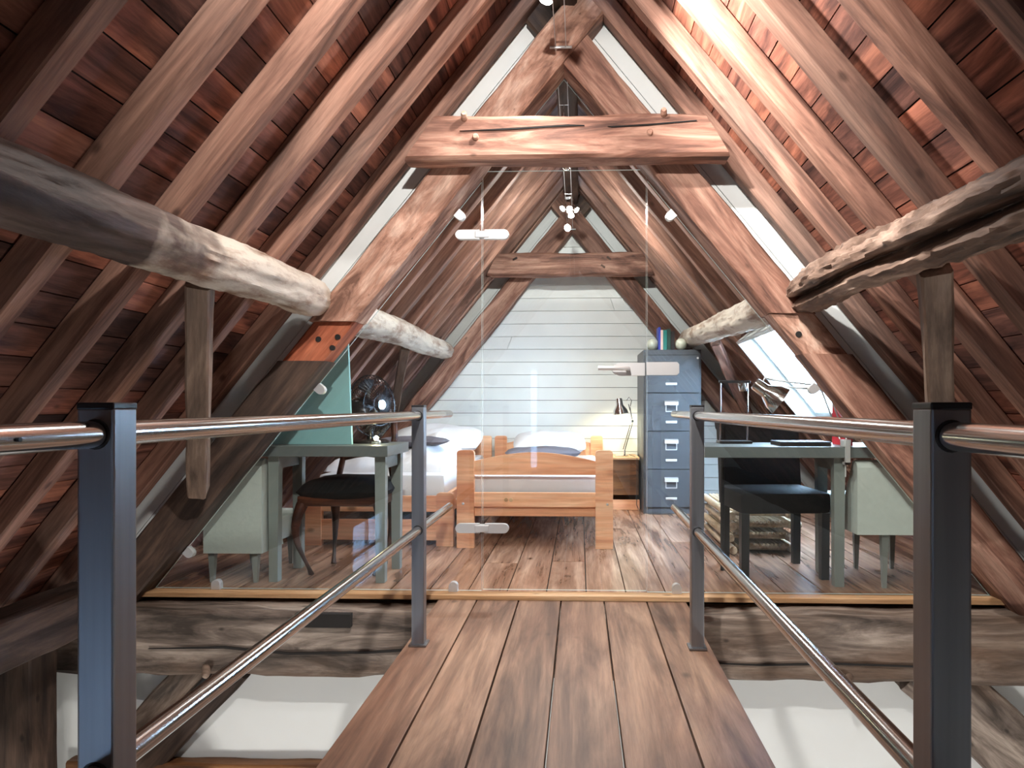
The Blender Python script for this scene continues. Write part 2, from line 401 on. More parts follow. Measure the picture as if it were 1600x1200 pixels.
# front gable behind the camera, with an unseen slit window added for its reflection in the glass
x0, x1, wz0, wz1 = -.72, -.60, -.02, 1.42
def gab(zb): return halfw(zb)+.12
wallb = struct(mk('wall_front', join(
    box(XC-2.75, XC+2.75, Y0-.12, Y0, -2.6, -.3),
    prism([(XC-gab(-.3), -.3), (XC+gab(-.3), -.3), (XC+gab(wz0), wz0), (XC-gab(wz0), wz0)], Y0-.12, Y0),
    prism([(XC-gab(wz0), wz0), (x0, wz0), (x0, wz1), (XC-gab(wz1), wz1)], Y0-.12, Y0),
    prism([(XC+gab(wz0), wz0), (x1, wz0), (x1, wz1), (XC+gab(wz1), wz1)], Y0-.12, Y0),
    prism([(XC-gab(wz1), wz1), (XC+gab(wz1), wz1), (XC, AP+.15)], Y0-.12, Y0)), M_plaster))
win = struct(mk('added_window_1', join(box(x0, x1, Y0-.09, Y0-.04, wz0, wz0+.02), box(x0, x1, Y0-.09, Y0-.04, wz1-.02, wz1), box(x0, x0+.015, Y0-.09, Y0-.04, wz0+.02, wz1-.02),
    box(x1-.015, x1, Y0-.09, Y0-.04, wz0+.02, wz1-.02)), M_white))
mk('pane', box(x0+.015, x1-.015, Y0-.068, Y0-.062, wz0+.02, wz1-.02), M_glassgrey, win)

# ------------------------------------------------------------------ skylight
MR = roof_frame(1)
a, b, c, d = SKY
sk = struct(mk('window_2', join(box(a, a+.022, c, d, -.0, .15), box(b-.022, b, c, d, .0, .15), box(a+.022, b-.022, c, c+.022, .0, .15), box(a+.022, b-.022, d-.022, d, .0, .15)), M_white, None, MR))
mk('sash_frame', join(box(a+.022, a+.06, c+.022, d-.022, .11, .15), box(b-.06, b-.022, c+.022, d-.022, .11, .15), box(a+.06, b-.06, c+.022, c+.06, .11, .15), box(a+.06, b-.06, d-.06, d-.022, .11, .15)), M_white, sk, MR)
mk('pane', box(a+.06, b-.06, c+.06, d-.06, .128, .134), M_glass, sk, MR)

# ------------------------------------------------------------------ floors
fl = struct(mk('floor', box(-2.5, 2.35, 3.36, 6.46, -.12, -.03), M_dark))
seams = [.03+.188*n for n in range(-13, 13)]
for n, (a, b) in enumerate(zip(seams, seams[1:])):
    cuts = [3.345, random.choice([3.95, 4.6, 5.1, 5.6]), 6.45] if n % 2 == 0 else [3.345, 6.45]
    if abs(a+.158) < .02: cuts = [3.345, 4.0, 6.45]
    for p, q in zip(cuts, cuts[1:]):
        mk('floor_board', box(a+.003, b-.003, p+.0015, q-.0015, -.03, random.uniform(-.0015, 0)), M_floor, fl)
tr = struct(mk('trim_1', box(-2.1, 1.98, 3.262, 3.343, -.022, .001, .003), M_trim))
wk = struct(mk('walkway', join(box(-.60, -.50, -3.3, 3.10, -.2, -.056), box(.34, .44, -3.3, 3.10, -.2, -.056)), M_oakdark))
edges = [-.660, -.478, -.284, -.087, .112, .309, .492]
for a, b in zip(edges, edges[1:]):
    mk('walkway_plank', box(a+.003, b-.003, -3.3, 3.26, -.055, -.02+random.uniform(-.0015, .0015), .002), M_walk, wk)
lf = struct(mk('floor_lower', box(-2.9, 2.75, Y0, 3.4, -2.66, -2.6), M_lowfloor))
for s, nm in ((-1, 'wall_left'), (1, 'wall_right')):
    x = XC+s*2.66
    a, b = min(x, x+s*.1), max(x, x+s*.1)
    if s > 0: struct(mk(nm, box(a, b, Y0, 3.36, -2.6, -.22), M_plaster))
    else:
        wy0, wy1, q0, q1 = -3.2, -1.75, -1.45, -.55  # unseen window added for blue daylight and a reflection in the glass
        struct(mk(nm, join(box(a, b, Y0, wy0, -2.6, -.22), box(a, b, wy1, 3.36, -2.6, -.22), box(a, b, wy0, wy1, -2.6, q0), box(a, b, wy0, wy1, q1, -.22)), M_plaster))
        wn = struct(mk('added_window_3', join(box(a+.02, a+.06, wy0, wy1, q0, q0+.05), box(a+.02, a+.06, wy0, wy1, q1-.05, q1), box(a+.02, a+.06, wy0, wy0+.05, q0+.05, q1-.05), box(a+.02, a+.06, wy1-.05, wy1, q0+.05, q1-.05),
            box(a+.022, a+.058, -2.50, -2.45, q0+.05, q1-.05), box(a+.024, a+.056, wy0+.05, -2.50, -1.0, -.96), box(a+.024, a+.056, -2.45, wy1-.05, -1.0, -.96)), M_white))
        for p, q in ((wy0+.05, -2.50), (-2.45, wy1-.05)):
            for u, v in ((q0+.05, -1.0), (-.96, q1-.05)): mk('pane', box(a+.037, a+.043, p, q, u, v), M_glassgrey, wn)
wl = struct(mk('wall_lower', box(-2.75, 2.6, 3.29, 3.36, -2.6, -.33), M_plaster))

# ------------------------------------------------------------------ timber frame
LP = []   # principal geometry
AO, AI = 2.700, 2.440         # apex of outer / inner faces of the principals
AM = (AO+AI)/2; PT = (AO-AI)*CA
def on(side, zc):             # point of a principal's centre line at height zc
    return XC+side*halfw(zc, AM), zc
def principal(name, side, za, zb, y0, y1, mat, parent, top=None, rough=.007, grow=0):
    xa, _ = on(side, za); xb, _ = on(side, zb)
    p0 = (xa, (y0+y1)/2, za); p1 = (xb, (y0+y1)/2, zb)
    s0 = -1/K; s1 = -1/K if top is None else top
    return timber(name, p0, p1, y1-y0, PT+grow, mat, parent, up=(side*SA, 0, CA), s0=s0, s1=s1, rough=rough, ch=.008)
def over(side, lap):           # height of the centre line where the crossing member meets the other slope
    t = 0
    x, zc = on(side, 2.0)
    while True:
        x -= side*CA*.005; zc += SA*.005
        if zc > AP - K*abs(x-XC) - .02 and (x-XC)*side < 0: return zc
def truss(name, label, yf, front, mats, scarf):
    t = thing(name, label, 'roof truss', (XC, yf, -.05))
    d = .17
    for s in (-1, 1):
        lead = s == front
        za = -.05
        y0 = yf + (0 if lead else .018)
        up_m, notch_m, low_m = mats[s]
        if scarf:
            n0, n1 = (1.09, 1.27) if s < 0 else (1.115, 1.30)
            principal('principal_lower', s, za, n0, yf+.012, yf+d, low_m, t, grow=.01)
            principal('scarf_notch', s, n0, n1, yf+.035, yf+d, notch_m, t, rough=.003, grow=-.012)
            principal('principal_upper', s, n1, over(s, 0) if lead else 2.62, y0, yf+d, up_m, t, top=.207 if lead else 0, rough=.008)
        else:
            principal('principal', s, 0.0, over(s, 0) if lead else 2.62, y0, yf+d, up_m, t, top=.207 if lead else 0)
    # second member's head, behind the leading one
    s = -front
    xa, za = on(s, 2.5); zb = over(s, 0); xb, _ = on(s, zb)
    timber('principal_head', (xa, yf+.115, za), (xb, yf+.115, zb), .10, PT-.004, M_oakdark, t, up=(s*SA, 0, CA), s0=0, s1=.207)
    return t
T1 = truss('front_truss', 'massive old oak roof truss framing the glass partition and door', 3.175, -1,
           {-1: (M_oakpale, M_notch, M_oakdark), 1: (M_oak, M_oakpale, M_oak)}, True)
# collar beam with pegs
def collar(t, yf, zlo, zhi, mat, l0, l1, h0, h1, dep):
    zc = (zlo+zhi)/2; h = zhi-zlo
    L = (h1-h0)/2+(l1-l0)/2
    xm0 = (l0+h0)/2; xm1 = (l1+h1)/2
    return timber('collar_beam', (xm0, yf+dep/2, zc), (xm1, yf+dep/2, zc), dep, h, mat, t, s0=(h0-l0)/h, s1=(h1-l1)/h, rough=.006, ch=.014)
cb = collar(T1, 3.035, 1.955, 2.14, M_oak, -.765, .645, -.630, .535, .135)
def peg(parent, x, y, z, r=.013, l=.05, d=(0, -1, 0), mat=M_oakpale):
    return mk('peg', lathe([(r, 0), (r*.95, l*.8), (r*.7, l)], 10, Matrix.Translation((x, y, z)) @ aim(d)), mat, parent, None, True)
for x, z, l, d in ((-.50, 2.125, .05, (.1, -1, .2)), (-.45, 2.045, .025, (0, -1, 0)), (.36, 2.13, .045, (-.1, -1, .2)), (.30, 2.055, .02, (0, -1, 0))):
    peg(T1, x, 3.04, z, .014, l, d)
mk('crack', prism([(-.52, 2.072), (-.30, 2.082), (-.05, 2.094), (.02, 2.09), (.02, 2.087), (-.06, 2.086), (-.32, 2.074)], 3.028, 3.06), M_dark, cb)
mk('crack', prism([(.12, 2.083), (.3, 2.092), (.5, 2.105), (.5, 2.101), (.3, 2.085), (.14, 2.079)], 3.028, 3.06), M_dark, cb)
for x, z in ((-1.075, 1.215), (-1.10, 1.165), (-1.165, 1.205)): mk('peg_hole', lathe([(.013, 0), (.013, .01)], 12, Matrix.Translation((x-.04, 3.204, z-.015)) @ aim((0, 1, 0))), M_dark, T1)
mk('peg_hole', lathe([(.014, 0), (.014, .01)], 12, Matrix.Translation((.985, 3.204, 1.205)) @ aim((0, 1, 0))), M_dark, T1)
T2 = truss('rear_truss', 'old oak roof truss standing against the white boarded end wall', 6.235, 1,
           {-1: (M_oak, M_notch, M_oak), 1: (M_oak, M_notch, M_oak)}, False)
cb2 = collar(T2, 6.09, 2.02, 2.215, M_oak, -.81, .64, -.715, .53, .13)
for x, z in ((-.56, 2.16), (.25, 2.16), (.20, 2.09)):
    mk('peg', xf(box(-.02, .02, -.01, .012, -.007, .007), Matrix.Translation((x, 6.085, z)) @ Matrix.Rotation(R(35 if x > 0 else -30), 4, 'Y')), M_oakdark, T2)

tb = thing('tie_beam', 'weathered grey brown tie beam with cracks below the glass partition', 'beam', (XC, 3.2, -.34))
timber('beam', (-2.55, 3.24, -.190), (2.4, 3.24, -.190), .24, .29, M_tie, tb, rough=.012, ch=.02)
mk('mortise', join(box(-1.27, -1.02, 3.095, 3.13, -.105, -.045)), M_dark, tb)
for pts in ([(-1.95, -.215), (-1.6, -.20), (-1.3, -.225), (-.95, -.215), (-.72, -.20), (-.72, -.207), (-.95, -.224), (-1.3, -.233), (-1.6, -.209)],
            [(.45, -.245), (.8, -.25), (1.1, -.24), (1.5, -.25), (1.5, -.255), (1.1, -.247), (.8, -.257)]):
    mk('crack', prism(pts, 3.11, 3.14), M_dark, tb)
for x, s in ((-1.69, -1), (1.18, 1)):
    peg(tb, x, 3.13, -.30, .018, .07, (s*-.5, -1, -.3), M_brace)

def brace(name, label, p0, p1, w, h, mat, up, cat='brace', group=None):
    o = timber(name, p0, p1, w, h, mat, None, up, rough=.005, ch=.008); tag(o, label, cat, group); return o
outL, outR = (-SA, 0, CA), (SA, 0, CA)
brace('wind_brace', 'grey brown wind brace dropping from the left log to the front truss leg', (-1.275, 2.32, 1.30), (-1.70, 3.08, .50), .085, .08, M_brace, (-.8, -.5, .3))
brace('wind_brace', 'grey wind brace dropping from the cracked right log behind the steel post', (1.065, 2.15, 1.30), (1.57, 3.08, .42), .085, .085, M_brace, (.8, -.5, .3))
brace('wind_brace', 'small wind brace rising to the pale log near the rear left corner', (-1.28, 5.15, 1.33), (-1.64, 6.15, .80), .085, .07, M_brace, (-.8, -.5, .3))
brace('wind_brace', 'small wind brace beside the skylight in the rear right corner', (1.02, 5.35, 1.37), (1.46, 6.15, .80), .085, .07, M_oak, (.8, -.5, .3))
brace('knee_brace', 'speckled grey knee brace under the left half of the tie beam', (-1.77, 3.22, -.31), (-2.50, 3.22, -1.11), .11, .12, M_tie, (0, 0, 1))
brace('knee_brace', 'brown knee brace behind the lower handrail on the left', (-1.60, 3.245, -.34), (-2.40, 3.245, -1.19), .07, .13, M_oakdark, (0, 0, 1))
brace('knee_brace', 'grey knee brace under the right half of the tie beam', (1.52, 3.22, -.27), (2.40, 3.22, -1.10), .11, .28, M_tie, (0, 0, 1))
brace('wall_rail', 'brown horizontal rail at the foot of the lower white panel', (-2.4, 3.245, -.845), (-.5, 3.245, -.845), .08, .13, M_chest, (0, 0, 1), 'beam')
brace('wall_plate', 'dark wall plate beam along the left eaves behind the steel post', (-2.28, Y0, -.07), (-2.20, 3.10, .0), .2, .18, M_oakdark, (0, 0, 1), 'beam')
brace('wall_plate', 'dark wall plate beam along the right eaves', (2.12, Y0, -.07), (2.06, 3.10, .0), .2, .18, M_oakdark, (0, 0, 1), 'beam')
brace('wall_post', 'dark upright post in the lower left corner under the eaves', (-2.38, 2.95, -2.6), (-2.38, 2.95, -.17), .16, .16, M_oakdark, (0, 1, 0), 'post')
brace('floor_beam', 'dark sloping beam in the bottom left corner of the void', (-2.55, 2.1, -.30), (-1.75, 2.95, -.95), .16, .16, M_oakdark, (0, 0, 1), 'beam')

# ------------------------------------------------------------------ purlin logs
def log(name, label, p0, p1, r0, r1, mat, groove=None, seed=0, flare=0):
    M, L = frame(p0, p1, (0, 0, 1))
    n, seg = 64, int(L/.035); V, F = [], []
    for i in range(seg+1):
        t = i/seg; x = t*L
        wob = Vector((0, noise.noise(Vector((x*1.1, seed, 0)))*.022, noise.noise(Vector((x*1.1, seed, 4)))*.022))
        r = r0+(r1-r0)*t
        endt = max(0, (t-.965)/.035); r *= (1-.35*endt**2)
        for j in range(n):
            a = 2*math.pi*j/n; dv = Vector((0, math.cos(a), math.sin(a)))
            q = Vector((x*2.2+seed, dv.y*1.4, dv.z*1.4))
            rr = r*(1+.16*noise.noise(q)+.07*noise.noise(q*3)) + (.012 if groove else .004)*noise.noise(q*9) + (.006 if groove else .002)*noise.noise(q*19)
            if groove:
                ga, gw, gd = groove
                da = (a-ga-.18*noise.noise(Vector((x*1.7, seed+3, 0)))+math.pi) % (2*math.pi)-math.pi
                k = max(0, 1-abs(da)/(gw*(.75+.6*noise.noise(Vector((x*3, seed+8, 1))))))
                rr -= gd*min(1, k*1.8)
            V.append(Vector((x, 0, 0))+dv*rr+wob)
    for i in range(seg):
        for j in range(n): F.append((i*n+j, i*n+(j+1) % n, (i+1)*n+(j+1) % n, (i+1)*n+j))
    F.append(tuple(range(n-1, -1, -1))); F.append(tuple(range(seg*n, seg*n+n)))
    o = mk(name, (V, F), mat, None, M, True); tag(o, label, 'log'); return o
log('purlin_log', 'round purlin log on the left, dark bark turning pale near the truss', (-1.235, Y0, 1.25), (-1.205, 3.24, 1.375), .062, .093, M_logL, seed=2)
log('purlin_log', 'round purlin log on the right with a deep dark split along it', (1.03, Y0, 1.27), (.99, 3.24, 1.385), .088, .088, M_logR, groove=(R(-28), .42, .065), seed=5)
log('purlin_log', 'pale stripped purlin log on the left beyond the glass', (-1.215, 3.36, 1.36), (-1.195, 6.3, 1.375), .095, .075, M_logRear, seed=9)
log('purlin_log', 'pale purlin log on the right beyond the glass above the cabinet', (.99, 3.36, 1.385), (.945, 6.3, 1.47), .09, .08, M_logRear, seed=12)

# ------------------------------------------------------------------ glass partition and door
def glass(name, pts, parent=None, y=YG, th=.010):
    me = mesh(name, prism(pts, y-th/2, y+th/2)); me.materials.append(M_glass); me.materials.append(M_edge)
    for p in me.polygons: p.material_index = 0 if abs(p.normal.y) > .9 else 1
    return put(bpy.data.objects.new(name, me), parent)
AG = 2.425
def gx(s, z): return XC+s*halfw(z, AG)
def clamp(parent, x, z, rot, l=.045):
    prof = [(-.021, 0)]+[(.021*-math.cos(a), l*.55+.021*math.sin(a)) for a in [math.pi*i/10 for i in range(11)]]+[(.021, 0)]
    M = Matrix.Translation((x, YG, z)) @ Matrix.Rotation(R(rot), 4, 'Y')
    return mk('clamp', prism(prof, -.016, .016), M_satin, parent, M)
def fixed_pane(name, label, s, xin, clamps):
    t = thing(name, label, 'glass panel', (xin, YG, 0))
    glass('pane', [(xin, .006), (xin, 2.425-K*abs(xin-XC)), (gx(s, .006), .006)], t)
    for x, z, rot in clamps: clamp(t, x, z, rot)
    return t
ang = math.degrees(PITCH)
fixed_pane('glass_pane', 'fixed glass pane left of the glass door', -1, -.466,
           [(gx(-1, 1.80), 1.80, 180-ang+2), (gx(-1, .975), .975, 180-ang+2), (gx(-1, .19), .19, 180-ang+2), (-1.745, .002, 0), (-.60, .002, 0)])
fixed_pane('glass_pane', 'fixed glass pane right of the glass door', 1, .318,
           [(gx(1, 1.79), 1.79, 180+ang-2), (gx(1, .975), .975, 180+ang-2), (gx(1, .19), .19, 180+ang-2), (.455, .002, 0), (1.62, .002, 0)])
tg = tag(glass('glass_pane', [(XC-halfw(2.15, AG), 2.15), (XC, AG), (XC+halfw(2.15, AG), 2.15)]), 'small triangular glass pane above the collar beam', 'glass panel')
door = struct(thing('door_1', 'frameless clear glass door on the walkway with steel fittings', 'door', (XC, YG, 0)))
glass('pane', [(-.460, .012), (.312, .012), (.312, 1.995), (-.460, 1.995)], door)
def stadium(w, h, left=True, n=8):
    r = h/2
    p = [(0, -r), (0, r)]
    a = [(-w+r + r*math.cos(t), r*math.sin(t)) for t in [math.pi/2+math.pi*i/n for i in range(n+1)]]
    pts = [(0, -r)] + [(0, r)] + a
    return [(x if left else -x, z) for x, z in pts]
for z in (1.695, .302):
    hg = mk('hinge', join(xf(prism(stadium(.115, .044), -.014, .014), Matrix.Translation((-.475, YG, z))), xf(prism(stadium(.115, .044, False), -.014, .014), Matrix.Translation((-.451, YG, z)))), M_satin, door)
    mk('knuckle', box(-.497, -.429, YG-.02, YG+.02, z-.017, z+.017, .004), M_satin, hg)
lk = mk('lock', prism([(.305, 1.025), (.305, 1.085), (.185, 1.085), (.16, 1.075), (.148, 1.055), (.16, 1.035), (.185, 1.025)], YG-.018, YG+.018), M_satin, door)
mk('strike_plate', prism([(.312, 1.027), (.312, 1.088), (.455, 1.088), (.465, 1.078), (.465, 1.037), (.455, 1.027)], YG-.018, YG+.018), M_satin, door)
mk('handle', join(tube([(.225, YG-.016, 1.055), (.225, YG-.06, 1.055), (.205, YG-.066, 1.056), (.085, YG-.066, 1.058)], .0105, 10)), M_satin, lk, None, True)

# ------------------------------------------------------------------ steel railings
def railing(x, yn, yf, label):
    t = thing('railing', label, 'railing', (x, yf, -.02))
    s = .0235
    for y in (yn, yf):
        p = mk('post', box(x-s, x+s, y-s, y+s, -.012, .878, .003), M_steel, t, None)
        mk('post_cap', box(x-s-.0005, x+s+.0005, y-s-.0005, y+s+.0005, .876, .885, .002), M_black, p)
        mk('base_plate', box(x-.033, x+.033, y-.033, y+.033, -.0185, -.011, .001), M_steel, p)
        for zz in (.845, .415):
            mk('hole_rim', lathe([(.0185, 0), (.0195, .002), (.0185, .004)], 20, Matrix.Translation((x, y-s-.002, zz)) @ aim((0, 1, 0))), M_black, p, None, True)
    for nm, zz in (('handrail', .845), ('lower_rail', .415)):
        prof = [(0, -3.0), (.0168, -3.0)]+[(.0168, q/4) for q in range(-11, 13)]+[(.0168, 3.262), (.014, 3.268), (0, 3.268)]
        r = mk(nm, lathe(prof, 24, Matrix.Translation((x, 0, zz)) @ aim((0, 1, 0))), M_rail, t, None, True)
        mk('fixing_hole', lathe([(.0028, 0), (.0028, .003)], 8, Matrix.Translation((x-.0165 if x > 0 else x+.0165, .72, zz)) @ aim((1, 0, 0))), M_black, r)
    return t
railing(-.607, .885, 2.64, 'stainless steel railing on the left edge of the walkway')
railing(.436, .865, 2.64, 'stainless steel railing on the right edge of the walkway')

# ------------------------------------------------------------------ beds
def arch(x0, x1, zb, ze, zm, n=14):
    return [(x0, zb), (x1, zb)] + [(x1+(x0-x1)*i/n, ze+(zm-ze)*math.sin(math.pi*i/n)) for i in range(n+1)]
def rounded_post(x0, x1, y0, y1, z1):
    r = .018
    pts = [(x0, 0), (x1, 0), (x1, z1-r), (x1-.3*r, z1-.3*r), (x1-r, z1), (x0+r, z1), (x0+.3*r, z1-.3*r), (x0, z1-r)]
    return prism(pts, y0, y1)
def cushion(L, Wd, H, n=22, p=2.6, seed=0, rough=.01):
    """pillow-like puff; local x length, y width, z up from 0"""
    V, F = [], []
    for s in (1, -1):
        for i in range(n+1):
            for j in range(n+1):
                u, v = -1+2*i/n, -1+2*j/n
                h = (max(0, 1-abs(u)**p)*max(0, 1-abs(v)**p))**.5
                q = Vector((u*1.7+seed, v*1.7, s))
                V.append((u*L/2*(1-.05*(abs(v)**2)), v*Wd/2*(1-.05*abs(u)**2), s*h*H/2 + noise.noise(q*1.6)*rough*h + H/2))
    m = (n+1)**2
    for k in (0, m):
        for i in range(n):
            for j in range(n):
                a = k+i*(n+1)+j; F.append((a, a+1, a+n+2, a+n+1))
    V2 = [Vector(v) for v in V]
    bm = bmesh.new(); bv = [bm.verts.new(v) for v in V2]
    for f in F:
        try: bm.faces.new([bv[i] for i in f])
        except Exception: pass
    bmesh.ops.remove_doubles(bm, verts=bm.verts, dist=.0005); bm.verts.index_update()
    out = [v.co.copy() for v in bm.verts], [tuple(v.index for v in f.verts) for f in bm.faces]; bm.free()
    return out
def bed(label, x0, x1, y0, y1, high):
    t = thing('bed', label, 'bed', ((x0+x1)/2, y0, 0))
    pw, pd = .108, .045
    foot = .607 if high else .335
    for (a, b) in ((x0, x0+pw), (x1-pw, x1)):
        mk('post', rounded_post(a, b, y0, y0+pd, foot), M_pine, t)
        mk('post', rounded_post(a, b, y1-pd, y1, .615), M_pine, t)
    if high:
        mk('footboard', prism(arch(x0+pw, x1-pw, .455, .54, .595), y0+.008, y0+.034), M_pine, t)
        fr = mk('foot_rail', box(x0+pw, x1-pw, y0+.008, y0+.036, .255, .345, .003), M_pine, t)
        mk('foot_rail', box(x0+pw, x1-pw, y0+.03, y0+.055, .195, .262, .003), M_pine, t)
        for q in (0, .03): mk('screw_cover', lathe([(.013, 0), (.011, .003)], 12, Matrix.Translation((x0+pw+.2+q, y0+.008, .30)) @ aim((0, -1, 0))), M_trim, fr)
        mk('bolt', lathe([(.008, 0), (.006, .004)], 10, Matrix.Translation((x0+.04, y0, .275)) @ aim((0, -1, 0))), M_satin, t)
        mk('bolt', lathe([(.008, 0), (.006, .004)], 10, Matrix.Translation((x1-.035, y0, .275)) @ aim((0, -1, 0))), M_satin, t)
    else:
        mk('foot_rail', box(x0+pw, x1-pw, y0+.008, y0+.036, .215, .315, .003), M_pine, t)
        mk('foot_rail', box(x0+pw, x1-pw, y0+.008, y0+.036, .035, .165, .003), M_pine, t)
    mk('headboard', prism(arch(x0+pw, x1-pw, .34, .55, .608), y1-.034, y1-.008), M_pine, t)
    for a in (x0+.03, x1-.055): mk('side_rail', box(a, a+.025, y0+pd, y1-pd, .2, .33, .003), M_pine, t)
    for i in range(9): mk('slat', box(x0+.055, x1-.055, y0+.15+i*.21, y0+.23+i*.21, .255, .272), M_pine, t)
    m = tag(mk('mattress', box(x0+.065, x1-.065, y0+.065, y1-.05, .274, .445, .03), M_sheet, None, None, True), '', 'mattress')
    return t, m
t, m = bed('pine single bed with arched footboard seen end on through the glass door', -.765, .205, 4.352, 6.36, True)
m['label'] = 'white mattress on the pine bed with the arched footboard'
t, m = bed('low pine single bed on the left behind the grey table', -1.745, -.795, 4.40, 6.36, False)
m['label'] = 'white mattress on the low pine bed at the left'
def soft(name, label, cat, L, Wd, H, loc, rz, mat, seed=0, rough=.012, tilt=0):
    M = Matrix.Translation(loc) @ Matrix.Rotation(R(rz), 4, 'Z') @ Matrix.Rotation(R(tilt), 4, 'X')
    o = mk(name, cushion(L, Wd, H, seed=seed, rough=rough), mat, None, M, True); return tag(o, label, cat)
soft('pillow', 'plump white pillow against the headboard of the arched bed', 'pillow', .62, .42, .17, (-.26, 6.06, .487), 3, M_cloth, 1, .02, 14)
soft('folded_blanket', 'dark grey folded blanket lying across the white pillow', 'blanket', .62, .20, .10, (-.30, 5.72, .453), 8, M_greyblanket, 4)
def heap(name, label, x0, x1, y0, y1, zb, H, mat, seed, cat='duvet'):
    n, m_ = 46, 46; V, F = [], []
    for i in range(n+1):
        for j in range(m_+1):
            u, v = i/n, j/m_
            x, y = x0+(x1-x0)*u, y0+(y1-y0)*v
            e = min(1, 5*u, 5*(1-u), 5*v, 5*(1-v)); e = max(0, e)**.5
            q = Vector((x*2.4+seed, y*1.5, seed))
            h = H*(.55+.55*v)*e*(1+.45*noise.noise(q)+.22*noise.noise(q*2.7)) + .045*e*abs(noise.noise(q*3.6)) + .02*e*abs(noise.noise(q*8))
            V.append((x+.03*noise.noise(q*1.3)*(1-abs(2*u-1)), y+.05*noise.noise(q*1.9+Vector((3, 1, 2)))*(e), zb+max(.0, h)))
    for i in range(n):
        for j in range(m_):
            a = i*(m_+1)+j; F.append((a, a+1, a+m_+2, a+m_+1))
    k = len(V); V += [(x0, y0, zb), (x1, y0, zb), (x1, y1, zb), (x0, y1, zb)]
    bnd = [i*(m_+1) for i in range(n+1)] + [n*(m_+1)+j for j in range(1, m_+1)] + [i*(m_+1)+m_ for i in range(n-1, -1, -1)] + [j for j in range(m_-1, 0, -1)]
    F.append(tuple(bnd))
    o = mk(name, (V, F), mat, None, None, True); return tag(o, label, cat)
heap('duvet', 'rumpled white duvet heaped on the low left bed', -1.70, -.90, 4.62, 5.55, .446, .17, M_cloth, 3)
soft('folded_blanket', 'grey folded blanket on top of the rumpled duvet on the left bed', 'blanket', .50, .26, .07, (-1.18, 4.93, .60), -8, M_greyblanket, 11, .015)
soft('pillow', 'large white pillow at the head of the low left bed', 'pillow', .78, .48, .22, (-1.22, 5.98, .49), 0, M_cloth, 6, .02, 14)

# ------------------------------------------------------------------ bedside chest, lamp
ch = thing('bedside_chest', 'brown wooden bedside chest with a pale top between bed and filing cabinet', 'chest', (.38, 6.0, 0))
mk('body', box(.245, .50, 6.02, 6.42, .125, .425, .003), M_chest, ch)
mk('top', box(.235, .508, 6.0, 6.43, .426, .446, .003), M_trim, ch)
mk('plinth', box(.235, .508, 6.0, 6.03, .0, .085, .003), M_pine, ch)
mk('back_foot', box(.245, .50, 6.36, 6.42, .0, .125), M_chest, ch)
def bell(M, s=1.0, n=26):
    prof = [(.0, .118), (.020, .118), (.024, .112), (.026, .07), (.030, .062), (.052, .03), (.060, 0), (.057, .0), (.048, .03), (.026, .058), (0, .06)]
    return lathe([(r*s, z*s) for r, z in prof], n, M)
lamp = thing('desk_lamp', 'small chrome jointed lamp lit beside the bed', 'lamp', (.37, 6.14, .446))
mk('base', lathe([(.062, .446), (.062, .456), (.03, .462), (0, .464)], 24, Matrix.Translation((.365, 6.15, 0))), M_chrome, lamp, None, True)
mk('lower_arm', join(tube([(.39, 6.15, .46), (.39, 6.15, .50)], .007, 8), tube([(.392, 6.145, .50), (.462, 6.15, .745)], .004, 8), tube([(.378, 6.155, .505), (.448, 6.16, .75)], .004, 8)), M_chrome, lamp, None, True)
mk('joint', lathe([(.011, -.012), (.011, .012)], 12, Matrix.Translation((.457, 6.15, .752)) @ aim((0, 1, 0))), M_chrome, lamp, None, True)
mk('upper_arm', join(tube([(.459, 6.15, .752), (.42, 6.1, .90)], .004, 8), tube([(.46, 6.16, .74), (.435, 6.11, .875)], .003, 8), tube([(.40, 6.08, .93), (.425, 6.1, .96), (.447, 6.1, .93), (.435, 6.1, .88)], .0035, 8)), M_chrome, lamp, None, True)
hd = mk('lamp_head', bell(Matrix.Translation((.352, 6.08, .815)) @ aim((-.12, 0, 1)), 1.15), M_chrome, lamp, None, True)
mk('bulb', lathe([(0, -.018), (.018, 0), (.014, .03), (0, .05)], 14, Matrix.Translation((.355, 6.08, .84))), M_bulbw, lamp, None, True)
def light(kind, name, loc, energy, col, size=.03, target=None, angle=60, blend=.6):
    d = bpy.data.lights.new(name, kind); d.energy = energy; d.color = col
    d.shadow_soft_size = size
    o = bpy.data.objects.new(name, d); C.objects.link(o); o.location = loc
    if kind == 'SPOT':
        d.spot_size = R(angle); d.spot_blend = blend
    if target: o.rotation_euler = (Vector(target)-Vector(loc)).to_track_quat('-Z', 'Y').to_euler()
    return o
light('SPOT', 'bedside_lamp_light', (.353, 6.08, .80), 9, (1, .90, .62), .04, (.40, 6.32, .45), 150, .5)
mk('cord', tube([(.43, 6.15, .46), (.47, 6.08, .45), (.485, 5.985, .44), (.483, 5.985, .12), (.478, 5.97, .05), (.50, 5.9, .008), (.56, 5.75, .006), (.75, 5.72, .006)], .0028, 6), M_black, lamp, None, True)

